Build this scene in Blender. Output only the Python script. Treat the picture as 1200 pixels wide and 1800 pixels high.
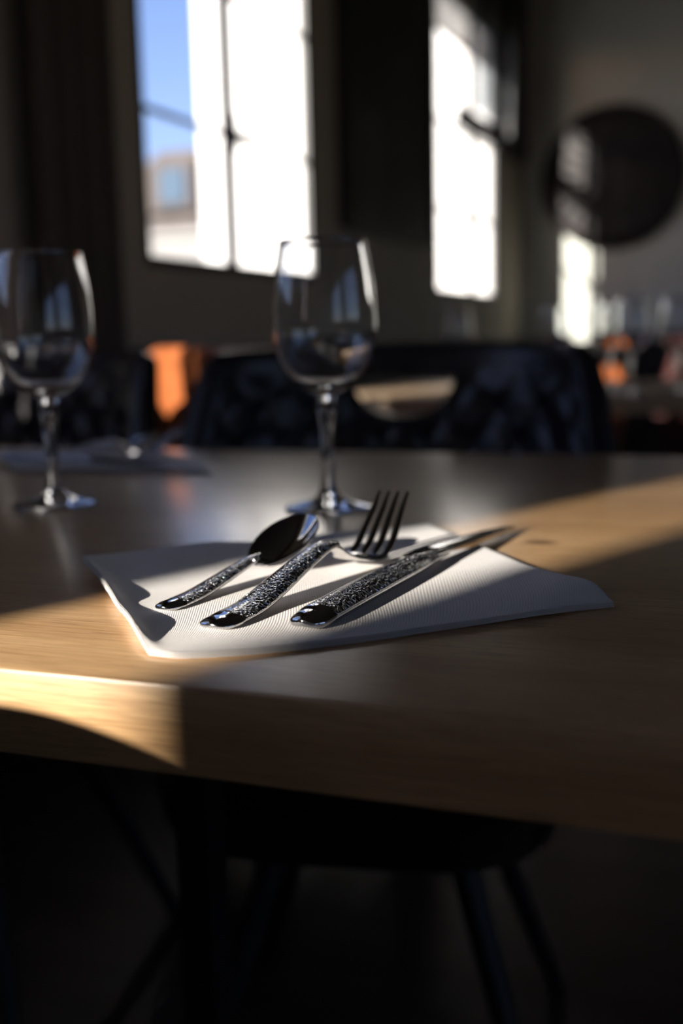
import bpy, bmesh, math, random
from mathutils import Vector, Matrix, noise
sc = bpy.context.scene
for o in list(bpy.data.objects): bpy.data.objects.remove(o)
C = sc.collection
sin, cos, rad, pi = math.sin, math.cos, math.radians, math.pi
R0 = random.Random(5)

# ------------------------------------------------------------ camera
F, PITCH, ROLL, CZ = 1900.0, rad(9.0), rad(1.33), 0.865
cam_d = bpy.data.cameras.new('camera'); cam = bpy.data.objects.new('camera', cam_d); C.objects.link(cam)
sc.camera = cam
fw = Vector((0, cos(PITCH), -sin(PITCH)))
_r, _u = Vector((1, 0, 0)), Vector((0, sin(PITCH), cos(PITCH)))
RT = cos(ROLL)*_r - sin(ROLL)*_u
UP = cos(ROLL)*_u + sin(ROLL)*_r
CAM = Vector((0, 0, CZ))
m = Matrix((RT, UP, -fw)).transposed().to_4x4(); m.translation = CAM
cam.matrix_world = m
cam_d.sensor_fit = 'VERTICAL'; cam_d.sensor_height = 36.0; cam_d.sensor_width = 24.0
cam_d.lens = 36.0*F/1800.0
cam_d.clip_start = 0.01; cam_d.clip_end = 300
cam_d.dof.use_dof = True; cam_d.dof.focus_distance = 0.452; cam_d.dof.aperture_fstop = 4.3
cam_d.dof.aperture_blades = 0

# ------------------------------------------------------------ sun, sky, exposure
SUN_AZ, SUN_EL = rad(45.5), rad(16.5)        # azimuth the light travels to, from +Y towards +X
SUN_TRAVEL = Vector((sin(SUN_AZ)*cos(SUN_EL), cos(SUN_AZ)*cos(SUN_EL), -sin(SUN_EL)))
sd = bpy.data.lights.new('sun', 'SUN'); sd.energy = 12.0; sd.angle = rad(0.53); sd.color = (1.0, 0.93, 0.84)
sun = bpy.data.objects.new('sun', sd); C.objects.link(sun)
sun.rotation_euler = SUN_TRAVEL.to_track_quat('-Z', 'Y').to_euler()
w = bpy.data.worlds.new('sky'); sc.world = w; w.use_nodes = True
nt = w.node_tree; bg = nt.nodes['Background']
sky = nt.nodes.new('ShaderNodeTexSky'); sky.sky_type = 'NISHITA'; sky.sun_disc = False
sky.sun_elevation = SUN_EL; sky.sun_rotation = rad(225.5); sky.air_density = 1.0; sky.dust_density = 0.4; sky.ozone_density = 3.0
tn = nt.nodes.new('ShaderNodeMix'); tn.data_type = 'RGBA'; tn.blend_type = 'MULTIPLY'; tn.inputs[0].default_value = 1; tn.inputs[7].default_value = (1.0, 0.84, 0.98, 1)
nt.links.new(sky.outputs[0], tn.inputs[6]); nt.links.new(tn.outputs[2], bg.inputs[0]); bg.inputs[1].default_value = 0.235
sc.view_settings.view_transform = 'Standard'; sc.view_settings.look = 'None'
sc.view_settings.gamma = 1.0; sc.view_settings.use_curve_mapping = False
sc.view_settings.exposure = 0.2
sc.cycles.use_denoising = True
sc.cycles.max_bounces = 10; sc.cycles.diffuse_bounces = 5; sc.cycles.glossy_bounces = 5
sc.cycles.transmission_bounces = 10; sc.cycles.transparent_max_bounces = 12
sc.cycles.caustics_reflective = True; sc.cycles.caustics_refractive = False
sc.cycles.sample_clamp_indirect = 4.0

# ------------------------------------------------------------ pixel helpers (used once, to place real things)
def ray(px, py): return fw + RT*((px-600)/F) + UP*((900-py)/F)
def at_z(px, py, z):
    r = ray(px, py); return CAM + r*((z-CZ)/r.z)
def on_plane(px, py, E, az):
    n = Vector((cos(az), -sin(az), 0)); r = ray(px, py); t = n.dot(E-CAM)/n.dot(r); p = CAM+r*t
    return (p-E).dot(Vector((sin(az), cos(az), 0))), p.z

# ------------------------------------------------------------ materials
def new_mat(name):
    mt = bpy.data.materials.new(name); mt.use_nodes = True
    return mt, mt.node_tree, mt.node_tree.nodes['Principled BSDF']
def ramp(nt, a, b, p0=0.3, p1=0.7):
    r = nt.nodes.new('ShaderNodeValToRGB'); e = r.color_ramp.elements
    e[0].position, e[1].position = p0, p1; e[0].color = (*a, 1); e[1].color = (*b, 1); return r
def plain(name, col, rough=0.5, metal=0.0, var=0.15, scale=20, bump=0.0, spec=0.5, coord='Object', stretch=(1, 1, 1)):
    mt, nt, b = new_mat(name)
    tc = nt.nodes.new('ShaderNodeTexCoord'); mp = nt.nodes.new('ShaderNodeMapping'); mp.inputs['Scale'].default_value = stretch
    nt.links.new(tc.outputs[coord], mp.inputs[0])
    nz = nt.nodes.new('ShaderNodeTexNoise'); nz.inputs['Scale'].default_value = scale; nz.inputs['Detail'].default_value = 5
    nt.links.new(mp.outputs[0], nz.inputs['Vector'])
    r = ramp(nt, tuple(c*(1-var) for c in col), tuple(min(1, c*(1+var)) for c in col))
    nt.links.new(nz.outputs[0], r.inputs[0]); nt.links.new(r.outputs[0], b.inputs['Base Color'])
    b.inputs['Roughness'].default_value = rough; b.inputs['Metallic'].default_value = metal
    b.inputs['Specular IOR Level'].default_value = spec
    if bump:
        bp = nt.nodes.new('ShaderNodeBump'); bp.inputs['Distance'].default_value = bump; bp.inputs['Strength'].default_value = 1
        nt.links.new(nz.outputs[0], bp.inputs['Height']); nt.links.new(bp.outputs[0], b.inputs['Normal'])
    return mt
def wood(name, c0, c1, c2, rough=0.36, spec=0.5, coat=0.0):
    mt, nt, b = new_mat(name); L = nt.links.new; N = nt.nodes.new
    tc = N('ShaderNodeTexCoord')
    def nz(stretch, scale, detail=6, rough_=0.6, dist=0.0):
        mp = N('ShaderNodeMapping'); mp.inputs['Scale'].default_value = stretch; L(tc.outputs['Object'], mp.inputs[0])
        n = N('ShaderNodeTexNoise'); n.inputs['Scale'].default_value = scale; n.inputs['Detail'].default_value = detail
        n.inputs['Roughness'].default_value = rough_; n.inputs['Distortion'].default_value = dist; L(mp.outputs[0], n.inputs['Vector']); return n
    broad = nz((0.6, 6, 6), 3.0, 4, 0.5, 0.6)
    fine = nz((4, 150, 150), 4.0, 5, 0.65)
    pore = nz((12, 420, 420), 3.2, 2, 0.5)
    r1 = ramp(nt, c0, c1, 0.32, 0.68); L(broad.outputs[0], r1.inputs[0])
    mx = N('ShaderNodeMix'); mx.data_type = 'RGBA'; mx.blend_type = 'MULTIPLY'; mx.inputs[0].default_value = 0.75
    r2 = ramp(nt, (0.62, 0.58, 0.54), (1, 1, 1), 0.35, 0.6); L(fine.outputs[0], r2.inputs[0])
    L(r1.outputs[0], mx.inputs[6]); L(r2.outputs[0], mx.inputs[7])
    r3 = ramp(nt, (1, 1, 1), (0.0, 0, 0), 0.36, 0.44); L(pore.outputs[0], r3.inputs[0])
    mx2 = N('ShaderNodeMix'); mx2.data_type = 'RGBA'; mx2.inputs[7].default_value = (*c2, 1)
    mul = N('ShaderNodeMath'); mul.operation = 'MULTIPLY'; mul.inputs[1].default_value = 0.55; L(r3.outputs[0], mul.inputs[0])
    L(mul.outputs[0], mx2.inputs[0]); L(mx.outputs[2], mx2.inputs[6])
    L(mx2.outputs[2], b.inputs['Base Color'])
    rr = N('ShaderNodeMapRange'); rr.inputs[3].default_value = rough-0.06; rr.inputs[4].default_value = rough+0.1
    L(fine.outputs[0], rr.inputs[0]); L(rr.outputs[0], b.inputs['Roughness'])
    b.inputs['Specular IOR Level'].default_value = spec; b.inputs['Coat Weight'].default_value = coat; b.inputs['Coat Roughness'].default_value = 0.22
    bp = N('ShaderNodeBump'); bp.inputs['Distance'].default_value = 0.00010; bp.inputs['Strength'].default_value = 0.8
    L(fine.outputs[0], bp.inputs['Height']); L(bp.outputs[0], b.inputs['Normal'])
    return mt
def glassy(name, col=(1, 1, 1), ior=1.5, rough=0.0):
    mt, nt, b = new_mat(name)
    b.inputs['Base Color'].default_value = (*col, 1); b.inputs['Transmission Weight'].default_value = 1
    b.inputs['IOR'].default_value = ior; b.inputs['Roughness'].default_value = rough; return mt
def pane_mat(name, tint=(0.97, 0.98, 0.985), gloss=0.02):
    mt = bpy.data.materials.new(name); mt.use_nodes = True; nt = mt.node_tree; nt.nodes.clear(); N = nt.nodes.new
    o = N('ShaderNodeOutputMaterial'); t = N('ShaderNodeBsdfTransparent'); t.inputs[0].default_value = (*tint, 1)
    g = N('ShaderNodeBsdfGlossy'); g.inputs['Roughness'].default_value = 0.02
    lw = N('ShaderNodeLayerWeight'); pw = N('ShaderNodeMath'); pw.operation = 'POWER'; pw.inputs[1].default_value = 5.0
    fr = N('ShaderNodeMath'); fr.operation = 'MULTIPLY_ADD'; fr.inputs[1].default_value = 0.5; fr.inputs[2].default_value = gloss; mx = N('ShaderNodeMixShader')
    nt.links.new(lw.outputs['Facing'], pw.inputs[0]); nt.links.new(pw.outputs[0], fr.inputs[0]); nt.links.new(fr.outputs[0], mx.inputs[0]); nt.links.new(t.outputs[0], mx.inputs[1]); nt.links.new(g.outputs[0], mx.inputs[2])
    nt.links.new(mx.outputs[0], o.inputs[0]); return mt
def steel_mat(name, hammered):
    mt, nt, b = new_mat(name); L = nt.links.new; N = nt.nodes.new
    b.inputs['Metallic'].default_value = 1; b.inputs['Base Color'].default_value = (0.62, 0.62, 0.63, 1)
    b.inputs['Roughness'].default_value = 0.07
    if hammered:
        at = N('ShaderNodeUVMap'); at.uv_map = 'uv'
        nz = N('ShaderNodeTexNoise'); nz.inputs['Scale'].default_value = 420; nz.inputs['Detail'].default_value = 1
        L(at.outputs[0], nz.inputs['Vector'])
        ad = N('ShaderNodeMix'); ad.data_type = 'VECTOR'; ad.inputs[0].default_value = 0.0022
        L(at.outputs[0], ad.inputs[4]); L(nz.outputs['Color'], ad.inputs[5])
        vo = N('ShaderNodeTexVoronoi'); vo.feature = 'DISTANCE_TO_EDGE'; vo.inputs['Scale'].default_value = 620
        L(ad.outputs[1], vo.inputs['Vector'])
        mr = N('ShaderNodeMapRange'); mr.interpolation_type = 'SMOOTHSTEP'; mr.inputs[1].default_value = 0.0; mr.inputs[2].default_value = 0.16
        L(vo.outputs['Distance'], mr.inputs[0])
        mk = N('ShaderNodeAttribute'); mk.attribute_name = 'tex'
        mu = N('ShaderNodeMath'); mu.operation = 'MULTIPLY'; L(mr.outputs[0], mu.inputs[0]); L(mk.outputs['Fac'], mu.inputs[1])
        bp = N('ShaderNodeBump'); bp.inputs['Distance'].default_value = 0.0003; bp.inputs['Strength'].default_value = 1.0
        L(mu.outputs[0], bp.inputs['Height']); L(bp.outputs[0], b.inputs['Normal'])
    return mt
def napkin_mat(name):
    mt, nt, b = new_mat(name); L = nt.links.new; N = nt.nodes.new
    uv = N('ShaderNodeUVMap'); uv.uv_map = 'uv'; sp = N('ShaderNodeSeparateXYZ'); L(uv.outputs[0], sp.inputs[0])
    def M(op, a, b_=None):
        k = N('ShaderNodeMath'); k.operation = op
        for i, x in enumerate((a, b_)):
            if x is None: continue
            if isinstance(x, (int, float)): k.inputs[i].default_value = x
            else: L(x, k.inputs[i])
        return k.outputs[0]
    pu, pv = 0.00112, 0.00132
    v = M('DIVIDE', sp.outputs[1], pv); row = M('FLOOR', v); half = M('MULTIPLY', M('MODULO', row, 2.0), 0.5)
    u = M('ADD', M('DIVIDE', sp.outputs[0], pu), half)
    su = M('ABSOLUTE', M('SINE', M('MULTIPLY', u, pi))); sv = M('ABSOLUTE', M('SINE', M('MULTIPLY', v, pi)))
    h = M('POWER', M('MULTIPLY', su, sv), 0.6)
    nz = N('ShaderNodeTexNoise'); nz.inputs['Scale'].default_value = 900; nz.inputs['Detail'].default_value = 3; L(uv.outputs[0], nz.inputs['Vector'])
    hh = M('ADD', h, M('MULTIPLY', nz.outputs[0], 0.35))
    bp = N('ShaderNodeBump'); bp.inputs['Distance'].default_value = 0.0002; bp.inputs['Strength'].default_value = 1.0
    L(hh, bp.inputs['Height']); L(bp.outputs[0], b.inputs['Normal'])
    r = ramp(nt, (0.60, 0.55, 0.51), (0.86, 0.80, 0.75), 0.05, 0.65); L(h, r.inputs[0]); L(r.outputs[0], b.inputs['Base Color'])
    b.inputs['Roughness'].default_value = 0.95; b.inputs['Specular IOR Level'].default_value = 0.1
    b.inputs['Sheen Weight'].default_value = 0.15
    return mt
M_OAK = wood('oiled_oak', (0.50, 0.285, 0.125), (0.66, 0.41, 0.20), (0.22, 0.115, 0.05), 0.32, 0.8, 0.7)
M_OAK2 = wood('darker_oak', (0.42, 0.28, 0.16), (0.50, 0.35, 0.21), (0.16, 0.1, 0.05), 0.45)
M_FLOOR = wood('dark_floor_boards', (0.035, 0.030, 0.028), (0.07, 0.06, 0.055), (0.015, 0.012, 0.01), 0.33)
M_STEEL = steel_mat('polished_steel', False)
M_HAM = steel_mat('embossed_steel', True)
M_NAP = napkin_mat('woven_napkin')
M_GLASS = glassy('clear_glass', (0.98, 0.99, 1.0), 1.5)
M_PANE = pane_mat('window_glass')
M_BLACK = plain('black_steel', (0.012, 0.012, 0.013), 0.5)
M_FRAME = plain('dark_window_paint', (0.022, 0.022, 0.022), 0.5)
M_WALL = plain('taupe_plaster', (0.50, 0.455, 0.36), 0.85, var=0.08, scale=3)
M_WALL2 = plain('grey_plaster', (0.66, 0.67, 0.61), 0.85, var=0.08, scale=3)
M_WALL3 = plain('pale_plaster', (0.78, 0.72, 0.64), 0.85, var=0.05, scale=3)
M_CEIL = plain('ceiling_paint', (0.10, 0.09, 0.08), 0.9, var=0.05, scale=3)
M_DADO = plain('dark_panelling', (0.018, 0.015, 0.014), 0.5)
M_LEATHER = plain('dark_brown_leather', (0.017, 0.012, 0.013), 0.36, var=0.3, scale=60, bump=0.00012)
M_LEATHER2 = plain('near_black_leather', (0.02, 0.012, 0.01), 0.5, var=0.3, scale=60, bump=0.0006)
M_TAN = plain('tan_leather', (0.38, 0.105, 0.03), 0.5, var=0.2, scale=40, bump=0.0006)
M_MAROON = plain('maroon_leather', (0.06, 0.018, 0.015), 0.45, var=0.2, scale=40, bump=0.0006)
M_CURTAIN = plain('dark_brown_curtain', (0.14, 0.11, 0.09), 0.9, scale=80)
M_RENDER = plain('white_render', (0.86, 0.85, 0.83), 0.9, var=0.03, scale=1)
M_GWALL = plain('pale_masonry', (0.27, 0.265, 0.255), 0.9, var=0.05, scale=1)
M_ROOF = plain('grey_roof_tiles', (0.115, 0.095, 0.082), 0.85, var=0.25, scale=4)
M_HOUSE = plain('brown_house_wall', (0.105, 0.092, 0.088), 0.9, var=0.2, scale=2)
M_HGLASS = plain('house_window_glass', (0.07, 0.11, 0.16), 0.9)
M_PAVE = plain('pavement', (0.30, 0.29, 0.27), 0.9, scale=2)
M_FROST = pane_mat('grey_frosted_glass', (0.83, 0.84, 0.85), 0.0)
M_SHADE_W = plain('white_opal', (0.7, 0.7, 0.7), 0.5)
M_DISC = plain('carved_dark_wood', (0.016, 0.011, 0.011), 0.6, var=0.75, scale=14, bump=0.004)

# ------------------------------------------------------------ builders
def link(name, bm, mat, parent=None, smooth=True, auto=None):
    me = bpy.data.meshes.new(name); bmesh.ops.recalc_face_normals(bm, faces=bm.faces) if auto is None else None
    bm.to_mesh(me); bm.free(); me.materials.append(mat)
    if smooth:
        for p in me.polygons: p.use_smooth = True
        try: me.set_sharp_from_angle(angle=rad(40))
        except Exception: pass
    o = bpy.data.objects.new(name, me); C.objects.link(o)
    if parent: o.parent = parent
    return o
def tag(o, label, cat, group=None, kind=None):
    o['label'] = label; o['category'] = cat
    if group: o['group'] = group
    if kind: o['kind'] = kind
    return o
def struct(o, label=None, cat=None):
    o['kind'] = 'structure'
    if label: o['label'] = label
    if cat: o['category'] = cat
    return o
def empty(name, loc=(0, 0, 0), rz=0.0):
    o = bpy.data.objects.new(name, None); C.objects.link(o); o.location = loc; o.rotation_euler.z = rz
    o.empty_display_size = 0.05; return o
def copy_tree(o, parent=None):
    c = o.copy(); C.objects.link(c); c.parent = parent
    for ch in [x for x in o.children]: copy_tree(ch, c)
    return c
def box(bm, x0, x1, y0, y1, z0, z1, bev=0.0):
    mt = Matrix.Translation(((x0+x1)/2, (y0+y1)/2, (z0+z1)/2)) @ Matrix.Diagonal((abs(x1-x0), abs(y1-y0), abs(z1-z0), 1))
    r = bmesh.ops.create_cube(bm, size=1, matrix=mt)
    if bev:
        es = list({e for v in r['verts'] for e in v.link_edges})
        bmesh.ops.bevel(bm, geom=es, offset=bev, segments=2, profile=0.6, affect='EDGES')
def tube(bm, p0, p1, r0, r1, n=12, cap=True):
    p0, p1 = Vector(p0), Vector(p1); d = p1-p0; q = d.to_track_quat('Z', 'Y').to_matrix().to_4x4(); q.translation = (p0+p1)/2
    bmesh.ops.create_cone(bm, cap_ends=cap, segments=n, radius1=r0, radius2=r1, depth=d.length, matrix=q)
def lathe(bm, prof, n=64, flip=False):
    rings = []
    for r, z in prof:
        if r < 1e-6: rings.append([bm.verts.new((0, 0, z))])
        else: rings.append([bm.verts.new((r*cos(2*pi*i/n), r*sin(2*pi*i/n), z)) for i in range(n)])
    for a, b in zip(rings, rings[1:]):
        for i in range(n):
            j = (i+1) % n
            vs = [a[i % len(a)], a[j % len(a)], b[j % len(b)], b[i % len(b)]]
            u = []
            for v in vs:
                if v not in u: u.append(v)
            if len(u) > 2: bm.faces.new(u if not flip else u[::-1])
def crom(pts, n):
    """Catmull-Rom resample of a list of tuples into n samples, evenly in parameter"""
    P = [Vector(p) for p in pts]; k = len(P)-1; out = []
    for i in range(n):
        t = i/(n-1)*k; j = min(int(t), k-1); f = t-j
        a = P[max(j-1, 0)]; b = P[j]; c = P[j+1]; d = P[min(j+2, k)]
        if j == 0: a = b*2-c
        if j+2 > k: d = c*2-b
        out.append(0.5*((2*b)+(c-a)*f+(2*a-5*b+4*c-d)*f*f+(3*b-a-3*c+d)*f**3))
    return out
def interp(st, s):
    for a, b in zip(st, st[1:]):
        if s <= b[0]:
            f = (s-a[0])/(b[0]-a[0]); f = max(0, f); g = f*f*(3-2*f)
            return [a[i]+(b[i]-a[i])*(f if i else f) for i in range(len(a))]
    return list(st[-1])

# ------------------------------------------------------------ room (local frame: x into the room from the window wall, y along it)
RA = rad(22.9); XW = -1.5; TH = 0.22; YE = 6.30; XR = 4.2; YB = -4.8; ZC = 3.0
def room(name, bm, mat, parent=None, smooth=False):
    o = link(name, bm, mat, parent, smooth)
    if not parent: o.rotation_euler.z = -RA
    return o
def W(x, y, z=0): return Vector((x*cos(RA)+y*sin(RA), -x*sin(RA)+y*cos(RA), z))
SILL, HEAD = 1.06, 2.40
WIN = [(-3.34, -2.475), (-0.25, 0.90), (2.345, 3.37), (4.71, 5.72)]
bm = bmesh.new()
box(bm, XW-TH, XW, YB-TH, YE+TH, 0, SILL); box(bm, XW-TH, XW, YB-TH, YE+TH, HEAD, ZC)
ys = [YB-TH]+[v for w_ in WIN for v in w_]+[YE+TH]
for a, b in zip(ys[0::2], ys[1::2]): box(bm, XW-TH, XW, a, b, SILL, HEAD)
struct(room('wall_left', bm, M_WALL), 'dark taupe wall with tall windows', 'wall')
bm = bmesh.new(); box(bm, XW, XR, YE, YE+TH, 0, ZC); struct(room('wall_back', bm, M_WALL2), 'grey end wall behind the round disc', 'wall')
WIN_FILL = [(-4.2, -1.6), (-0.8, 1.8)]  # unseen openings added in the right wall to let in fill skylight
bm = bmesh.new(); box(bm, XR, XR+TH, YB-TH, YE+TH, 0, SILL); box(bm, XR, XR+TH, YB-TH, YE+TH, HEAD, ZC)
ys = [YB-TH]+[v for w_ in WIN_FILL for v in w_]+[YE+TH]
for a, b in zip(ys[0::2], ys[1::2]): box(bm, XR, XR+TH, a, b, SILL, HEAD)
struct(room('wall_right', bm, M_WALL3), 'taupe wall on the far right', 'wall')
bm = bmesh.new(); box(bm, XW, XR, YB-TH, YB, 0, ZC); struct(room('wall_front', bm, M_WALL3), 'taupe wall behind the viewer', 'wall')
bm = bmesh.new(); box(bm, XW-TH, XR+TH, YB-TH, YE+TH, -0.1, 0); struct(room('floor', bm, M_FLOOR), 'dark polished wooden floor', 'floor')
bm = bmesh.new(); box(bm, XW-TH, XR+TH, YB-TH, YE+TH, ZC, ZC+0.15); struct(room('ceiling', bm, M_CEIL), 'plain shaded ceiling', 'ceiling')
# dark dado panelling with a cap rail
bm = bmesh.new(); box(bm, XW, XW+0.02, YB, YE, 0, 0.835); box(bm, XW, XW+0.04, YB, YE, 0.835, 0.855)
y = YB+0.1
while y < YE-0.5: box(bm, XW+0.02, XW+0.028, y, y+0.5, 0.15, 0.75); y += 0.6
struct(room('trim_1', bm, M_DADO), 'dark dado panelling below the windows', 'panelling')
bm = bmesh.new(); box(bm, XW+0.04, XR, YE-0.02, YE, 0, 0.815); box(bm, XW+0.04, XR, YE-0.04, YE, 0.815, 0.835)
struct(room('trim_2', bm, M_DADO), 'dark dado panelling below the round disc', 'panelling')
# windows
MUNT = [1.445, 1.83, 2.215]
def window(i, y0, y1, mullion=True, munt=MUNT, across=False):
    e = empty('window_%d' % i); e.rotation_euler.z = -RA
    if across: e.rotation_euler.z = pi-RA; e.location = W(XR+XW, 0, 0)  # across: added fill window, turned to the right wall
    struct(e, 'tall dark-framed casement window, number %d along the wall' % i, 'window')
    xo, xi = XW-0.024, XW-0.001
    bm = bmesh.new(); t = 0.028
    box(bm, xo, xi, y0, y0+t, SILL, HEAD); box(bm, xo, xi, y1-t, y1, SILL, HEAD)
    box(bm, xo, xi, y0+t, y1-t, SILL, SILL+t); box(bm, xo, xi, y0+t, y1-t, HEAD-t, HEAD)
    link('window_frame', bm, M_FRAME, e, False)
    ym = {1: 2.815, 2: 5.30}.get(i, (y0+y1)/2)
    mw = 0.018 if i == 2 else 0.021
    if mullion:
        bm = bmesh.new(); box(bm, xo+0.002, xi+0.004, ym-mw, ym+mw, SILL+t, HEAD-t, 0.003); link('mullion', bm, M_FRAME, e, False)
        bm = bmesh.new(); box(bm, xi+0.004, xi+0.016, ym-0.013, ym+0.013, 1.40, 1.50, 0.003); box(bm, xi+0.016, xi+0.03, ym-0.01, ym+0.10, 1.435, 1.455, 0.003)
        link('latch', bm, M_FRAME, e, False)
    for z in munt:
        bm = bmesh.new(); box(bm, xo+0.004, xi-0.008, y0+t, y1-t, z-0.007, z+0.007); link('muntin', bm, M_FRAME, e, False)
    bm = bmesh.new(); box(bm, xo+0.009, xo+0.012, y0+t, y1-t, SILL+t, HEAD-t); link('pane', bm, M_PANE, e, False)
    bm = bmesh.new(); box(bm, XW-TH-0.04, xo, y0+0.001, y1-0.001, SILL+0.001, SILL+0.012); link('window_sill', bm, M_RENDER, e, False)
    bm = bmesh.new(); box(bm, XW-TH-0.005, xo, y0-0.0, y0+0.004, SILL, HEAD); box(bm, XW-TH-0.005, xo, y1-0.004, y1, SILL, HEAD); box(bm, XW-TH-0.005, xo, y0, y1, HEAD-0.004, HEAD)
    link('window_reveal', bm, M_RENDER, e, False)
    # light portal for the sky seen through this opening
    ld = bpy.data.lights.new('sky_portal', 'AREA'); ld.shape = 'RECTANGLE'; ld.size = y1-y0; ld.size_y = HEAD-SILL; ld.cycles.is_portal = True
    lo = bpy.data.objects.new('sky_portal', ld); C.objects.link(lo)
    c = W(XW-TH-0.01, (y0+y1)/2, (SILL+HEAD)/2)
    X = W(0, 1, 0).normalized(); Zax = -W(1, 0, 0).normalized()
    if across: c = W(XR+TH+0.01, -(y0+y1)/2, (SILL+HEAD)/2); X, Zax = -X, -Zax
    Yax = Zax.cross(X); mm = Matrix((X, Yax, Zax)).transposed().to_4x4(); mm.translation = c; lo.matrix_world = mm
window(4, *WIN[0], mullion=False, munt=[1.52, 2.10])
for k, (a, b) in enumerate(WIN_FILL): window(5+k, -b, -a, across=True)  # added out-of-view pair, brightens the room and the table front
window(3, *WIN[1]); window(1, *WIN[2]); window(2, *WIN[3])

# ------------------------------------------------------------ outside
bm = bmesh.new(); box(bm, -60, XW-TH, -30, 80, -0.4, -0.3); struct(room('ground', bm, M_PAVE), 'paved yard outside the windows', 'ground')
bm = bmesh.new(); box(bm, -4.55, XW-TH-0.02, 8.0, 12.0, -0.3, 7.0); box(bm, -4.65, XW-TH-0.02, 7.9, 12.1, 7.0, 7.2)
tag(room('building_wing', bm, M_RENDER), 'sunlit white rendered building wing outside the windows', 'building')
gw = empty('garden_wall'); gw.rotation_euler.z = -RA
bm = bmesh.new(); box(bm, -13, -4.7, 12.6, 12.9, -0.3, 2.25); link('masonry', bm, M_GWALL, gw, False)
bm = bmesh.new(); box(bm, -13.1, -4.7, 12.5, 13.0, 2.25, 2.33); link('coping', bm, M_GWALL, gw, False)
tag(gw, 'low pale garden wall below the roof seen through the left window', 'wall')
h = empty('house'); h.rotation_euler.z = -RA
def hb(name, mat, *a):
    bm = bmesh.new(); box(bm, *a); return link(name, bm, mat, h, False)
hb('house_wall', M_HOUSE, -13.75, -6.5, 20, 27, -0.3, 3.6)
bm = bmesh.new()   # hipped roof
vs = [bm.verts.new(v) for v in ((-13.95, 19.8, 3.55), (-6.3, 19.8, 3.55), (-6.3, 27.2, 3.55), (-13.95, 27.2, 3.55), (-12.85, 20.8, 4.95), (-7.4, 20.8, 4.95), (-7.4, 26, 4.95), (-12.85, 26, 4.95))]
for f_ in ((0, 1, 5, 4), (1, 2, 6, 5), (2, 3, 7, 6), (3, 0, 4, 7), (4, 5, 6, 7), (3, 2, 1, 0)): bm.faces.new([vs[i] for i in f_])
link('roof', bm, M_ROOF, h, False)
d_ = hb('dormer', M_HOUSE, -12.35, -11.4, 19.75, 21.3, 3.6, 4.55); bm = bmesh.new(); box(bm, -12.2, -11.6, 19.70, 19.76, 3.72, 4.4)
link('dormer_window', bm, M_HGLASS, d_, False)
tag(h, 'distant brown house with hipped roof and dormer seen through the left window', 'house')

# ------------------------------------------------------------ wall things
bm = bmesh.new()     # curtain left of the near window
N_ = 60; y0, y1 = 1.84, 2.10
top = []
for side in (0, 1):
    g = []
    for i in range(N_+1):
        yy = y0+(y1-y0)*i/N_; xx = XW+0.075+0.028*sin(i/N_*2*pi*3.5)+side*0.006
        g.append([bm.verts.new((xx, yy, z)) for z in (0.80, 1.2, 1.7, 2.2, 2.62)])
    top.append(g)
for g in top:
    for a, b in zip(g, g[1:]):
        for k in range(4): bm.faces.new((a[k], b[k], b[k+1], a[k+1]))
for k in (0, 4):
    for i in range(N_): bm.faces.new((top[0][i][k], top[0][i+1][k], top[1][i+1][k], top[1][i][k]))
for i in (0, N_):
    for k in range(4): bm.faces.new((top[0][i][k], top[0][i][k+1], top[1][i][k+1], top[1][i][k]))
cu = tag(room('curtain', bm, M_CURTAIN, smooth=True), 'dark brown curtain gathered at the left of the nearest window', 'curtain')
rd = empty('curtain_rail'); rd.rotation_euler.z = -RA
bm = bmesh.new(); tube(bm, (XW+0.078, 1.80, 2.635), (XW+0.078, 3.52, 2.635), 0.012, 0.012); link('rail', bm, M_BLACK, rd)
for y in (1.83, 3.48):
    bm = bmesh.new(); tube(bm, (XW, y, 2.635), (XW+0.078, y, 2.635), 0.008, 0.008); link('bracket', bm, M_BLACK, rd)
tag(rd, 'black curtain rail above the nearest window', 'rail')

def art_mat():
    mt, nt, b = new_mat('dark_canvas'); N = nt.nodes.new; L = nt.links.new
    tc = N('ShaderNodeTexCoord'); nz = N('ShaderNodeTexNoise'); nz.inputs['Scale'].default_value = 2.3; nz.inputs['Detail'].default_value = 3; nz.inputs['Distortion'].default_value = 1.2
    L(tc.outputs['Object'], nz.inputs['Vector']); r = ramp(nt, (0.006, 0.006, 0.006), (0.06, 0.058, 0.056), 0.45, 0.75); L(nz.outputs[0], r.inputs[0]); L(r.outputs[0], b.inputs['Base Color'])
    b.inputs['Roughness'].default_value = 0.6; return mt
pe = empty('painting'); pe.rotation_euler.z = -RA
bm = bmesh.new(); box(bm, XW+0.01, XW+0.035, 3.61, 4.535, 1.28, 2.66); link('canvas', bm, art_mat(), pe, False)
bm = bmesh.new()
for a in ((3.585, 3.61, 1.255, 2.685), (4.535, 4.56, 1.255, 2.685)): box(bm, XW+0.002, XW+0.045, a[0], a[1], a[2], a[3])
for a in ((3.61, 4.535, 1.255, 1.28), (3.61, 4.535, 2.66, 2.685)): box(bm, XW+0.002, XW+0.045, a[0], a[1], a[2], a[3])
link('picture_frame', bm, M_BLACK, pe, False)
tag(pe, 'large dark abstract painting hanging between the two windows', 'painting')

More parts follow.
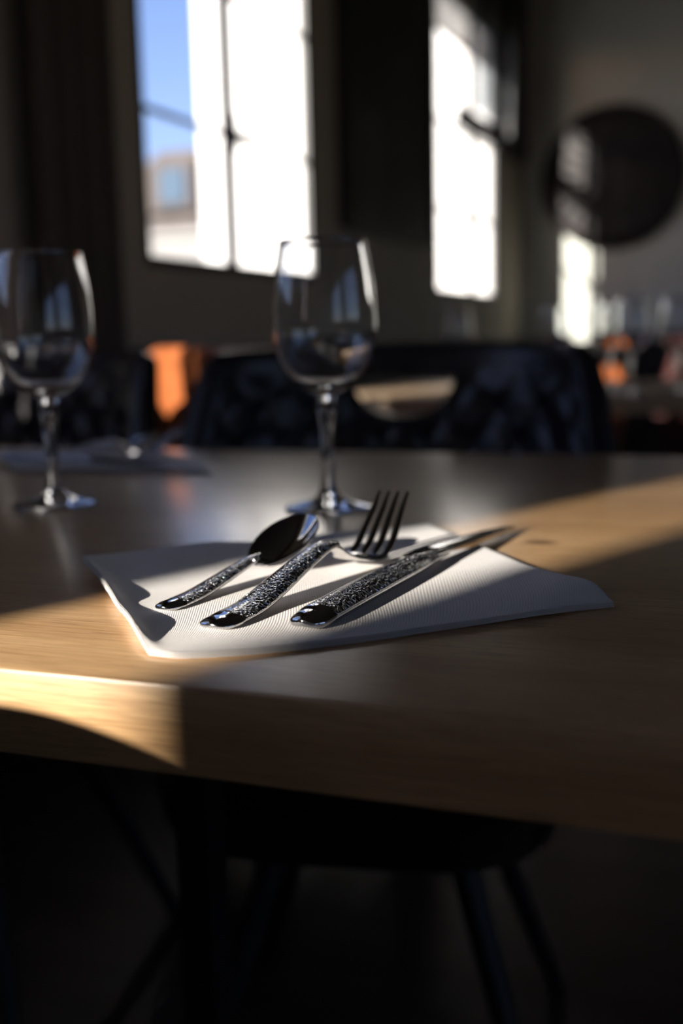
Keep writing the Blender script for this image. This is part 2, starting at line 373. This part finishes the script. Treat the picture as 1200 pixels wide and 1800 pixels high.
dc = empty('wall_disc', W(-0.985, YE-0.001, 1.72)); dc.rotation_euler.z = -RA
bm = bmesh.new(); lathe(bm, [(0, 0), (0.385, 0), (0.392, 0.012), (0.385, 0.045), (0.365, 0.055), (0.34, 0.035), (0.3, 0.038), (0.27, 0.05), (0.2, 0.03), (0.15, 0.045), (0.08, 0.03), (0, 0.04)], 96)
disc = link('carved_face', bm, M_DISC, dc); disc.rotation_euler.x = pi/2
bm = bmesh.new()
for k in range(24):
    a = 2*pi*k/24; tube(bm, (0.10*cos(a), 0.10*sin(a), 0.045), (0.335*cos(a), 0.335*sin(a), 0.045), 0.006, 0.014, 8)
rb = link('carved_ribs', bm, M_DISC, dc); rb.rotation_euler.x = pi/2
tag(dc, 'large round dark carved disc hung on the grey end wall', 'wall decoration')

lp = empty('wall_lamp'); lp.rotation_euler.z = -RA
bm = bmesh.new(); box(bm, XW+0.0, XW+0.07, 5.80, 6.16, 1.82, 2.75, 0.01); link('back_plate', bm, M_BLACK, lp, False)
bm = bmesh.new(); box(bm, XW+0.03, XW+0.07, 4.90, 5.82, 1.815, 1.895, 0.008); link('arm', bm, M_BLACK, lp, False)
for yy, r, zt in ((5.36, 0.075, 2.7), (5.08, 0.05, 2.55)):
    bm = bmesh.new(); prof = [(0, 0), (r*0.6, 0.006), (r*0.92, 0.03), (r, 0.07), (r, zt-1.87), (r-0.004, zt-1.87), (r-0.004, 0.07), (r*0.6, 0.012), (0, 0.008)]
    lathe(bm, prof, 32); s_ = link('lamp_shade', bm, M_FROST, lp); s_.location = (XW+0.05+0.05, yy, 1.896)
tag(lp, 'black bracket wall lamp with grey glass shades across the far window', 'lamp')

# ------------------------------------------------------------ our table
TZ, TT = 0.75, 0.033
TA = math.atan(0.3707)
e0 = at_z(340, 1208, TZ)                      # a point on the front edge
dirx = Vector((cos(TA), -sin(TA), 0)); diry = Vector((sin(TA), cos(TA), 0))
T0 = Vector((e0.x, e0.y, 0))
DEP = 0.755
tb = empty('dining_table', T0, -TA)
bm = bmesh.new(); box(bm, -0.78, 0.95, 0.0, DEP, TZ-TT, TZ, 0.0022)
top_ = link('tabletop', bm, M_OAK, tb)
lgp = at_z(340, 1366, TZ-TT)
for xx in (-0.205, 0.72):
    bm = bmesh.new(); box(bm, xx-0.0145, xx+0.0145, DEP/2-0.0145, DEP/2+0.0145, 0.012, TZ-TT-0.006, 0.002); link('leg', bm, M_BLACK, tb, False)
    bm = bmesh.new(); box(bm, xx-0.03, xx+0.03, 0.10, DEP-0.1, 0.0, 0.012, 0.002); link('foot', bm, M_BLACK, tb, False)
    bm = bmesh.new(); box(bm, xx-0.025, xx+0.025, 0.14, DEP-0.14, TZ-TT-0.006, TZ-TT, 0.001); link('support_plate', bm, M_BLACK, tb, False)
# a knot in the oak of the lit corner
kn = at_z(948, 953, TZ); kl = (kn-Vector((T0.x, T0.y, TZ))); 
kx, ky = kl.dot(dirx), kl.dot(diry)
ntk = M_OAK.node_tree; N = ntk.nodes.new; L = ntk.links.new
bsdf = ntk.nodes['Principled BSDF']; src = bsdf.inputs['Base Color'].links[0].from_socket
tc = N('ShaderNodeTexCoord'); vm = N('ShaderNodeVectorMath'); vm.operation = 'DISTANCE'; mp = N('ShaderNodeMapping'); mp.inputs['Scale'].default_value = (0.7, 1, 0.001)
L(tc.outputs['Object'], mp.inputs[0]); L(mp.outputs[0], vm.inputs[0]); vm.inputs[1].default_value = (kx*0.7, ky, 0.00075)
mr = N('ShaderNodeMapRange'); mr.inputs[1].default_value = 0.0035; mr.inputs[2].default_value = 0.009; mr.inputs[3].default_value = 0.8; mr.inputs[4].default_value = 0.0
L(vm.outputs['Value'], mr.inputs[0]); mx = N('ShaderNodeMix'); mx.data_type = 'RGBA'; mx.inputs[7].default_value = (0.10, 0.045, 0.02, 1)
L(mr.outputs[0], mx.inputs[0]); L(src, mx.inputs[6]); L(mx.outputs[2], bsdf.inputs['Base Color'])
tag(tb, 'oak dining table in the foreground with a thick edge and black steel legs', 'table')

# ------------------------------------------------------------ napkin
def make_napkin(name, front, right, back, left, nu=150, nv=150, layers=3, th=0.0009, seed=1):
    """each side a list of (x, y, height of the top) points; u runs front-left to front-right, v front to back"""
    Fr = crom(front, nu); Bk = crom(back, nu); Lf = crom(left, nv); Rt = crom(right, nv)
    def S(i, j):
        u, v = i/(nu-1), j/(nv-1)
        p = (Fr[i]*(1-v)+Bk[i]*v + Lf[j]*(1-u)+Rt[j]*u
                - (Fr[0]*(1-u)*(1-v)+Fr[-1]*u*(1-v)+Bk[0]*(1-u)*v+Bk[-1]*u*v))
        zb = layers*th+0.0001; ex = math.exp
        d = [(Fr[i].z-zb, v, .08), (Bk[i].z-zb, 1-v, .12), (Lf[j].z-zb, u, .07), (Rt[j].z-zb, 1-u, .16)]
        p.z = zb+max(max(a, 0)*ex(-(t/k)**1.6) for a, t, k in d)
        return p
    G = [[S(i, j) for j in range(nv)] for i in range(nu)]
    ctr = G[nu//2][nv//2]
    bm = bmesh.new(); uvl = bm.loops.layers.uv.new('uv')
    base = [[max(0.0, G[i][j].z - layers*th) for j in range(nv)] for i in range(nu)]
    wu = (Fr[-1]-Fr[0]).length; wv = (Lf[-1]-Lf[0]).length
    for k in range(layers):
        # ring profile: grid shrunk by inset, at 5 heights round the rim
        def pt(i, j, z, ins):
            p = G[i][j]; q = Vector((p.x, p.y, 0)); c = Vector((ctr.x, ctr.y, 0)); d = (q-c); l = d.length
            if l > 1e-6: q = q - d/l*ins
            return (q.x, q.y, TZ+z)
        off = 0.0006*(noise.noise(Vector((k*3.1+seed, 0, 0)))) 
        topv = [[bm.verts.new(pt(i, j, base[i][j]+(k+1)*th, 0.0005 if (i in (0, nu-1) or j in (0, nv-1)) else 0.0)) for j in range(nv)] for i in range(nu)]
        uvs = {}
        for i in range(nu):
            for j in range(nv): uvs[topv[i][j]] = (i/(nu-1)*wu, j/(nv-1)*wv)
        for i in range(nu-1):
            for j in range(nv-1):
                bm.faces.new((topv[i][j], topv[i+1][j], topv[i+1][j+1], topv[i][j+1]))
        rim = [(i, 0) for i in range(nu)]+[(nu-1, j) for j in range(1, nv)]+[(i, nv-1) for i in range(nu-2, -1, -1)]+[(0, j) for j in range(nv-2, 0, -1)]
        prev = [topv[i][j] for i, j in rim]; n = len(rim); dist = [0.0]
        for q in range(1, n+1):
            a, b_ = rim[q-1], rim[q % n]; dist.append(dist[-1]+(G[a[0]][a[1]]-G[b_[0]][b_[1]]).length)
        fs = []
        for hz, ins in ((0.72, -0.0001), (0.45, -0.00035), (0.2, -0.0001), (0.02, 0.0006)):
            cur = []
            for q, (i, j) in enumerate(rim):
                rop = 0.00032*abs(sin(dist[q]/0.0019*pi)) if hz in (0.72, 0.45) else 0
                v = bm.verts.new(pt(i, j, base[i][j]+(k+hz)*th, ins-rop+off)); cur.append(v)
                uvs[v] = (dist[q], hz*0.002)
            for q in range(n):
                r = (q+1) % n; fs.append(bm.faces.new((prev[r], prev[q], cur[q], cur[r])))
            prev = cur
        low = {ij: v for ij, v in zip(rim, prev)}
        for i in range(0, nu):
            for j in range(0, nv):
                if (i, j) not in low: low[i, j] = bm.verts.new(pt(i, j, base[i][j]+(k+0.02)*th, 0.0)); uvs[low[i, j]] = (i/(nu-1)*wu, j/(nv-1)*wv)
        for i in range(nu-1):
            for j in range(nv-1): bm.faces.new((low[i, j+1], low[i+1, j+1], low[i+1, j], low[i, j]))
        for f_ in bm.faces:
            for l_ in f_.loops:
                if l_.vert in uvs: l_[uvl].uv = uvs[l_.vert]
    o = link(name, bm, M_NAP)
    return o
def P(px, py, z): 
    p = at_z(px, py, TZ+z); return (p.x, p.y, z)
Z0 = 0.0028
c_fl, c_fr, c_br, c_bl = P(262, 1141, .0030), P(1077, 1057, .0032), P(752, 921, .0030), P(146, 977, .009)
front = [c_fl, P(330, 1146, Z0), P(470, 1137, Z0), P(640, 1117, Z0), P(800, 1094, Z0), P(960, 1070, .0035), c_fr]
left = [c_fl, P(244, 1110, .0065), P(226, 1080, .0092), P(206, 1057, .0062), P(192, 1034, .0090), P(172, 1005, .0070), c_bl]
right = [c_fr, P(1040, 1022, .0095), P(985, 1008, .0085), P(925, 992, .0050), P(860, 965, .0032), P(800, 940, .0030), c_br]
back = [c_bl, P(200, 972, .006), P(290, 962, .0045), P(370, 952, .0060), P(460, 951, .0035), P(600, 935, .0030), c_br]
nap = tag(make_napkin('napkin', front, right, back, left), 'folded cream woven napkin under the cutlery in the sunlight', 'napkin', None)
_front_n = Vector(c_fr)-Vector(c_fl)

# ------------------------------------------------------------ cutlery
def sweep(bm, st, n_s, ring, tex=None):
    """st: stations (s, zc, half width, half thickness, lateral offset). ring: list of (a, b) unit cross-section points"""
    uvl = bm.loops.layers.uv.verify() if False else (bm.loops.layers.uv.get('uv') or bm.loops.layers.uv.new('uv'))
    tx = bm.verts.layers.float.get('tex') or bm.verts.layers.float.new('tex')
    rings = []; s0, s1 = st[0][0], st[-1][0]; n = len(ring)
    # smooth interpolation of every column with Catmull-Rom over s
    def ev(s):
        k = 0
        while k < len(st)-2 and s > st[k+1][0]: k += 1
        a, b = st[k], st[k+1]; f = (s-a[0])/(b[0]-a[0]); p = st[max(k-1, 0)]; q = st[min(k+2, len(st)-1)]
        out = []
        for i in range(1, len(a)):
            m0 = (b[i]-p[i])/(b[0]-p[0]) if b[0] != p[0] else 0; m1 = (q[i]-a[i])/(q[0]-a[0]) if q[0] != a[0] else 0
            h_ = b[0]-a[0]
            out.append((2*f**3-3*f*f+1)*a[i]+(f**3-2*f*f+f)*m0*h_+(-2*f**3+3*f*f)*b[i]+(f**3-f*f)*m1*h_)
        return out
    uv = {}
    for i in range(n_s):
        t = i/(n_s-1); t = t if not tex else t
        s = s0+(s1-s0)*t
        zc, hw, ht, lo = ev(s); hw = max(hw, 1e-4); ht = max(ht, 1e-4)
        zc2 = ev(min(s+1e-3, s1))[0]; zc1 = ev(max(s-1e-3, s0))[0]
        sl = math.atan2(zc2-zc1, 2e-3 if s0 < s-1e-3 and s < s1-1e-3 else 1e-3)
        rr = []
        for a, b in ring:
            v = bm.verts.new((lo+a*hw, s - b*ht*sin(sl), zc + b*ht*cos(sl)))
            uv[v] = (s, math.atan2(a, 1)*hw*1.2 + (0.02 if b < 0 else 0)*0)
            v[tx] = tex(s, a, b) if tex else 0.0
            rr.append(v)
        rings.append(rr)
    for A, B in zip(rings, rings[1:]):
        for i in range(n):
            j = (i+1) % n; f_ = bm.faces.new((A[i], A[j], B[j], B[i]))
            for l_ in f_.loops: l_[uvl].uv = uv[l_.vert]
    bm.faces.new(rings[0][::-1]); bm.faces.new(rings[-1])
def domed(n=26):
    """shallow dome on top, a crisp shoulder, near-vertical rim, flat belly"""
    out = []
    for i in range(n+1):
        x = cos(pi*i/n); out.append((x, 0.12+0.88*(1-abs(x)**2.3)**0.9))
    side = [(-1.03, -0.02), (-1.02, -0.30), (-0.95, -0.50), (-0.82, -0.58), (-0.45, -0.60)]
    out += side + [(0, -0.60)] + [(-x, y) for x, y in reversed(side)]
    return out
RING = domed()
def end_round(st0, L_, n=7):
    """rounded handle end: list of half-width multipliers"""
    return [(L_*(1-cos(pi/2*k/n)), sin(pi/2*k/n)) for k in range(n+1)]
def handle_st(body, r_end=0.008, thin=0.45):
    s0, z0, w0, t0 = body[0][:4]; out = []
    for k in range(9):
        a = pi/2*(k+0.30)/8.3
        out.append((s0+r_end*(1-cos(a)), z0, w0*sin(a)**0.75, t0*(0.30+0.70*sin(a)), 0))
    for b in body[1:]:
        if b[0] > out[-1][0]+1e-3: out.append((*b, 0) if len(b) == 4 else b)
    return out
def tex_mask(s_a, s_b):
    def f(s, a, b):
        k = min(max((s-s_a)/0.002, 0), 1)*min(max((s_b-s)/0.006, 0), 1)
        return k*(1.0 if b > 0.12 else max(0.0, b/0.12)) if b > 0 else 0.0
    return f
def cutlery_root(name, px, py, z, az, label, group=None):
    p = at_z(px, py, TZ+z); e = empty(name, (p.x, p.y, TZ), -az); return e
# ---- fork
AZF = rad(27.9); ef = cutlery_root('fork', 368, 1095, 0.006, AZF, '')
body = [(0.0, .0046, .0082, .0026), (.012, .0048, .0083, .0028), (.03, .0060, .0080, .0030), (.05, .0103, .0073, .0032), (.073, .0158, .0062, .0031),
        (.092, .0195, .0052, .0028), (.103, .0195, .0044, .0025)]
bm = bmesh.new(); sweep(bm, handle_st(body), 150, RING, tex_mask(0.0125, 0.106)); hd = link('handle', bm, M_HAM, ef)
hd['label'] = 'embossed steel handle with smooth tip'
def head_z(s):
    return [x for x in interp([(.100, .0190), (.107, .0172), (.114, .0125), (.122, .0088), (.130, .0072), (.138, .0078), (.146, .0110), (.156, .0178), (.166, .0262), (.176, .0350)], s)][1]
bm = bmesh.new()
neck = [(.098, .0193, .0046, .0022, 0), (.106, .0172, .0038, .0017, 0), (.113, .0130, .0048, .0013, 0), (.119, .0098, .0085, .0011, 0), (.126, .0078, .0112, .0010, 0), (.135, .0072, .0118, .0009, 0), (.1385, .0077, .0118, .0009, 0)]
sweep(bm, neck, 60, RING)
link('neck', bm, M_STEEL, ef)
for k in range(4):
    l0 = (k-1.5)*.0062; l1 = (k-1.5)*.0055-.0024
    bm = bmesh.new(); sweep(bm, [(.134, .0073, .0027, .0009, l0*1.0), (.140, .0078, .0021, .0009, l0), (.148, .0110, .0019, .0009, l0), (.158, .0175, .0019, .0009, l0*.97-.0010), (.168, .0256, .0017, .0008, l1+.0006), (.1785, .0345, .0007, .0005, l1)], 40, RING)
    link('tine', bm, M_STEEL, ef)
tag(ef, 'steel fork with embossed handle lying in the middle of the cutlery on the cream napkin', 'fork')
# ---- spoon
AZS = rad(30.3); es = cutlery_root('spoon', 282, 1062, 0.006, AZS, '')
body = [(0.0, .0042, .0058, .0022), (.010, .0042, .0060, .0023), (.024, .0052, .0057, .0024), (.040, .0078, .0050, .0025), (.056, .0106, .0042, .0024), (.068, .0125, .0034, .0020), (.075, .0131, .0026, .0016)]
bm = bmesh.new(); sweep(bm, handle_st(body, 0.006), 120, RING, tex_mask(0.010, 0.075)); hd = link('handle', bm, M_HAM, es)
hd['label'] = 'embossed steel handle with smooth tip'
bm = bmesh.new()
LB, WB, TB = 0.0225, 0.0150, 0.0009
cb = 0.0955; n1, n2 = 28, 64
def bowl_pt(r, a, o):
    # r 0..1 from centre to rim, egg-shaped outline, rim tilted up towards the tip
    x = WB*r*sin(a)*(1+0.10*cos(a)); y = LB*r*cos(a)
    zr = 0.0184+0.0088*(cos(a)*r)
    depth = 0.0092*(1-r**2.2)
    return (x*(1+o*0.03), cb+y*(1+o*0.02), zr-depth-o*TB)
rings = {}
for o_ in (0, 1):
    rg = [[bm.verts.new(bowl_pt(0, 0, o_))]]
    for i in range(1, n1+1): rg.append([bm.verts.new(bowl_pt(i/n1, 2*pi*j/n2, o_)) for j in range(n2)])
    rings[o_] = rg
    for A, B in zip(rg, rg[1:]):
        for j in range(n2):
            k = (j+1) % n2
            if len(A) == 1: bm.faces.new((A[0], B[j], B[k]))
            else: bm.faces.new((A[j], B[j], B[k], A[k]))
for j in range(n2):
    k = (j+1) % n2; bm.faces.new((rings[0][-1][j], rings[0][-1][k], rings[1][-1][k], rings[1][-1][j]))
link('bowl', bm, M_STEEL, es)
bm = bmesh.new(); sweep(bm, [(.068, .0122, .0033, .0016, 0), (.074, .0122, .0027, .0012, 0), (.080, .0098, .0036, .0008, 0), (.085, .0082, .0040, .0005, 0)], 24, RING)
link('neck', bm, M_STEEL, es)
tag(es, 'small steel spoon with embossed handle, left of the fork on the cream napkin', 'spoon')
# ---- knife
AZK = rad(27.3); ek = cutlery_root('knife', 529, 1095, 0.006, AZK, '')
body = [(0.0, .0056, .0083, .0040), (.012, .0060, .0085, .0045), (.035, .0066, .0083, .0049), (.07, .0072, .0080, .0050), (.10, .0074, .0073, .0047), (.118, .0075, .0064, .0041), (.130, .0074, .0048, .0032, .0006), (.142, .0073, .0032, .0024, .0018), (.156, .0070, .0016, .0016, .0030)]
bm = bmesh.new(); sweep(bm, handle_st(body, 0.009), 170, RING, tex_mask(0.014, 0.137)); hd = link('handle', bm, M_HAM, ek)
hd['label'] = 'embossed steel handle with smooth tip'
bm = bmesh.new()
NB = 90
BS0, BS1 = .121, .2497
def blade_prof(s):
    f = (s-BS0)/(BS1-BS0)
    lft = interp([(0, .0104), (.04, .0118), (.15, .0122), (.35, .0118), (.6, .0098), (.82, .0058), (.94, .0008), (1, -.0045)], f)[1]   # cutting edge, to the left
    rgt = interp([(0, .0020), (.08, .0046), (.3, .0050), (.7, .0054), (1, .0056)], f)[1]
    return lft, rgt
prev = None
for i in range(NB+1):
    s = BS0+(BS1-BS0)*i/NB; lft, rgt = blade_prof(s); f = i/NB
    zc = .0078-.0046*f; tk = .0022*(1-f*.62)
    def q(x, dz): return bm.verts.new((x, s, zc+dz))
    cur = [q(-lft, tk-(lft+rgt)*.040), q(rgt-.0006, tk), q(rgt, tk*.75), q(rgt+.0002, -tk*.8), q(rgt-.0010, -tk*1.1), q(-lft, tk-(lft+rgt)*.040-.0004)]
    if prev:
        for k in range(6): bm.faces.new((prev[k], prev[(k+1) % 6], cur[(k+1) % 6], cur[k]))
    else: bm.faces.new(cur[::-1])
    prev = cur
bm.faces.new(prev)
link('blade', bm, M_STEEL, ek)
tag(ek, 'steel table knife with embossed handle, right of the fork, its tip past the napkin', 'knife')

# ------------------------------------------------------------ wine glasses
def make_glass(label, group):
    e = empty('wine_glass')
    outer = [(.0078, .0795), (.0125, .0815), (.0205, .0868), (.0275, .0950), (.0325, .1050), (.0350, .1160), (.0356, .1260), (.0350, .1400), (.0334, .1560), (.0312, .1700), (.0292, .1812)]
    inner = [(.0280, .1812), (.0300, .1700), (.0322, .1560), (.0338, .1400), (.0344, .1260), (.0338, .1165), (.0312, .1060), (.0260, .0965), (.0190, .0890), (.0100, .0848), (.0, .0838)]
    O_ = [tuple(v) for v in crom([(a, b, 0) for a, b in outer], 50)]; I_ = [tuple(v) for v in crom([(a, b, 0) for a, b in inner], 50)]
    prof = [(a, b) for a, b, _ in O_]+[(.0287, .1817)]+[(max(a, 0), b) for a, b, _ in I_]
    bm = bmesh.new(); lathe(bm, prof, 96); fix(bm, True); link('bowl', bm, M_GLASS, e, auto=1)
    stem = [(.0062, .0125), (.0048, .020), (.0043, .030), (.0046, .044), (.0056, .058), (.0066, .068), (.0066, .0745), (.0078, .0795)]
    S_ = crom([(a, b, 0) for a, b in stem], 40); bm = bmesh.new(); lathe(bm, [(v.x, v.y) for v in S_], 96); fix(bm, True); link('stem', bm, M_GLASS, e, auto=1)
    foot = [(0, .0006), (.0290, .0), (.0306, .0010), (.0300, .0022), (.0250, .0034), (.0160, .0052), (.0095, .0080), (.0062, .0125)]
    bm = bmesh.new(); lathe(bm, foot, 96); fix(bm, True); link('foot', bm, M_GLASS, e, auto=1)
    tag(e, label, 'wine glass', group); return e
def fix(bm, out):
    """outward normals for an open lathe: compare with the side the profile turns round"""
    bm.normal_update()
    # signed volume about the axis tells the direction
    vol = 0.0
    for f_ in bm.faces:
        c = f_.calc_center_median(); vol += f_.normal.dot(Vector((c.x, c.y, 0)))*f_.calc_area()*(1 if c.length else 1)
    if vol < 0: bmesh.ops.reverse_faces(bm, faces=bm.faces)
G1 = at_z(578, 894, TZ); G2 = at_z(97, 888, TZ)
g1 = make_glass('empty wine glass standing behind the fork and the cream napkin', 'wine glasses on the dining table'); g1.location = (G1.x, G1.y, TZ)
g2 = copy_tree(g1); g2.location = (G2.x, G2.y, TZ); g2['label'] = 'empty wine glass at the far left picture edge, before the shaded napkin'

# ------------------------------------------------------------ opposite place setting
c2 = at_z(165, 812, TZ)
az2 = rad(-20)
def loc2(x, y, z): return (c2.x+x*cos(-az2)*1.0 + y*sin(az2)*1.0, c2.y - x*sin(-az2)*-1.0*-1.0 + y*cos(az2), z)
q = 0.105; sq = [loc2(-q, -q, .003), loc2(q, -q, .003), loc2(q, q, .003), loc2(-q, q, .003)]
def mid(a, b, z, f=0.5): return (a[0]+(b[0]-a[0])*f, a[1]+(b[1]-a[1])*f, z)
nap2 = make_napkin('napkin', [sq[0], mid(sq[0], sq[1], .004), sq[1]], [sq[1], mid(sq[1], sq[2], .005), sq[2]], [sq[3], mid(sq[3], sq[2], .004), sq[2]], [sq[0], mid(sq[0], sq[3], .004), sq[3]], 60, 60, 2, seed=4)
tag(nap2, 'second folded napkin in the shade at the far left of the table', 'napkin')
for src, dx, nm in ((ek, -0.045, 'shaded knife on the far left napkin at the opposite place'), (ef, 0.0, 'shaded fork on the far left napkin at the opposite place'), (es, 0.045, 'shaded spoon on the far left napkin at the opposite place')):
    k_ = copy_tree(src); k_['label'] = nm; a2 = rad(205-180+180-30)
    a2 = rad(178)
    k_.rotation_euler.z = a2+rad(62); hx = Vector((cos(a2+rad(62)), sin(a2+rad(62)))); hy = Vector((-hx.y, hx.x))
    half = 0.12 if src is ek else 0.085
    p = Vector((c2.x, c2.y)) + hx*(-dx) - hy*half + Vector((0.01, 0.01)); k_.location = (p.x, p.y, TZ)

# ------------------------------------------------------------ bucket chairs
def make_chair(mat, label, group, hole=True, quilt=True, zt=0.862, R=0.25, sh=56, span=30):
    e = empty('bucket_chair')
    # shell: local +y is the direction the sitter faces; back at -y
    amax = rad(100); nu, nv = 150, 84; z0 = 0.41; th = 0.034
    bm = bmesh.new()
    def H(a):       # top edge height by angle from the back centre
        t = abs(a)
        k = min(max((t-rad(sh))/rad(span), 0), 1); k = k*k*(3-2*k)
        return zt-0.010*(t/rad(56))**2*(1 if t < rad(56) else 1)*0.6 - k*(zt-0.665)
    def rr(v): return R*(0.84+0.16*min(1, v*1.25)**0.8)+0.02*v
    def mask(a, z):
        if not hole: return 1.0
        x = a*R; zz = z-(zt-0.044)
        if zz > 0: return 1.0+zz*30
        return math.sqrt((x/0.072)**2+(zz/0.052)**2)
    V = {}
    def uvpt(i, j):
        a = -amax+2*amax*i/nu; v = j/nv; z = z0+(H(a)-z0)*v; return a, v, z
    def qd(a, z):
        if not quilt: return 0.0
        x = a*R/0.067; y = z/0.086
        p, q_ = abs(sin(pi*(x+y)/1)), abs(sin(pi*(x-y)/1))
        edge = min(1, max(0, (H(a)-0.03-z)/0.03))
        return 0.009*min(1, 1.35*(p*q_)**0.5)*edge
    for side in (0, 1):
        for i in range(nu+1):
            for j in range(nv+1):
                a, v, z = uvpt(i, j)
                mk = mask(a, z)         # pull vertices next to the cut-out onto its rim
                if hole and 0.86 < mk < 1.14 and z < zt-0.044:
                    a = a/mk; z = (zt-0.044)+(z-(zt-0.044))/mk
                rad_ = rr(v)*(1+0.05*sin(2*a)**2)
                edge_r = 0.5*th*(1-math.sqrt(max(0, 1-max(0, (v-0.955)/0.045)**2)))
                r_ = rad_-edge_r if side else rad_-th+edge_r - qd(a, z)*0 
                if not side: r_ -= qd(a, z)
                V[side, i, j] = bm.verts.new((r_*sin(a)*1.0, -r_*cos(a), z))
    keep = {}
    for i in range(nu):
        for j in range(nv):
            a, v, z = uvpt(i+.5, j+.5); keep[i, j] = mask(a, z) >= 1.0
    for (i, j), k_ in keep.items():
        if not k_: continue
        bm.faces.new((V[0, i, j], V[0, i+1, j], V[0, i+1, j+1], V[0, i, j+1]))
        bm.faces.new((V[1, i+1, j], V[1, i, j], V[1, i, j+1], V[1, i+1, j+1]))
        for di, dj, p, q_ in ((-1, 0, (i, j), (i, j+1)), (1, 0, (i+1, j), (i+1, j+1)), (0, -1, (i, j), (i+1, j)), (0, 1, (i, j+1), (i+1, j+1))):
            if not keep.get((i+di, j+dj), False): bm.faces.new((V[0, *p], V[0, *q_], V[1, *q_], V[1, *p]))
    bmesh.ops.delete(bm, geom=[v for v in bm.verts if not v.link_faces], context='VERTS')
    link('backrest', bm, mat, e)
    bm = bmesh.new(); pr = [(0, .38), (.16, .38), (.20, .400), (.208, .445), (.19, .468), (.10, .474), (0, .475)]
    lathe(bm, pr, 64)
    for v in bm.verts:
        if v.co.y > 0:
            l_ = math.hypot(v.co.x, v.co.y) or 1; f_ = 1/((abs(v.co.x)/l_)**4+(abs(v.co.y)/l_)**4)**0.25
            v.co.x *= f_; v.co.y *= f_*1.38
    link('seat', bm, mat, e)
    bm = bmesh.new(); box(bm, -.11, .11, -.11, .11, .355, .37, .003); link('seat_plate', bm, M_BLACK, e, False)
    for sx in (-1, 1):
        for sy in (-1, 1):
            bm = bmesh.new(); tube(bm, (sx*.09, sy*.09, .356), (sx*.20, sy*.20, .0), .017, .010); link('leg', bm, M_BLACK, e)
    tag(e, label, 'chair', group); return e
DX = dirx; DY = diry
ch = make_chair(M_LEATHER, 'dark quilted bucket chair with a cut-out handle, directly behind the dining table', 'bucket chairs')
ch.location = (0.040, 1.175, 0); ch.rotation_euler.z = pi-rad(11)
cn = make_chair(M_LEATHER2, 'near-black bucket chair at the near left corner below the table edge', 'bucket chairs', hole=False, quilt=False, zt=0.866, sh=4, span=112)
cn.location = (-0.42, 0.33, 0); cn.rotation_euler.z = -rad(12)
# second table and its chairs
t2c = Vector((0.55, 2.42, 0)); t2 = empty('dining_table', t2c, -rad(20))
bm = bmesh.new(); box(bm, -0.52, 0.85, -.38, .38, TZ-TT, TZ, .003); link('tabletop', bm, M_OAK2, t2, True)
for xx in (-.35, .55):
    bm = bmesh.new(); box(bm, xx-.025, xx+.025, -.025, .025, .012, TZ-TT, .002); link('leg', bm, M_BLACK, t2, False)
    bm = bmesh.new(); box(bm, xx-.03, xx+.03, -.28, .28, 0, .012, .002); link('foot', bm, M_BLACK, t2, False)
tag(t2, 'second wooden table behind the quilted chair, partly sunlit', 'table')
cl = make_chair(M_LEATHER, 'dark bucket chair behind the far left napkin, shadowed under the windows', 'bucket chairs', hole=False, quilt=True)
cl.location = (-0.515, 1.41, 0); cl.rotation_euler.z = pi-rad(20)
ca = make_chair(M_TAN, 'orange tan leather chair behind the quilted chair at left', 'bucket chairs', hole=False, quilt=False, zt=0.862)
ca.location = (-0.08, 2.08, 0); ca.rotation_euler.z = -rad(62)
cb_ = make_chair(M_TAN, 'tan leather chair catching the sun at the right, behind the wine glasses', 'bucket chairs', hole=False, quilt=False, zt=0.785)
cb_.location = (0.54, 3.10, 0); cb_.rotation_euler.z = pi-rad(22.9)
cc = make_chair(M_MAROON, 'dark maroon chair at the right picture edge', 'bucket chairs', hole=False, quilt=False, zt=0.83)
cc.location = (1.16, 3.02, 0); cc.rotation_euler.z = pi-rad(22.9)
lab = ['left of the sun patch on the end wall', 'right of the sun patch on the end wall', 'nearest the maroon chair', 'behind the middle of the quilted chair', 'at the right picture edge']
for (px, py), lb in zip(((975, 676), (1072, 684), (1106, 694), (800, 690), (1190, 690)), lab):
    p = at_z(px, py, TZ); g = copy_tree(g1); g.location = (p.x, p.y, TZ); g['group'] = 'wine glasses on the second table'
    g['label'] = 'distant wine glass on the second table, '+lb
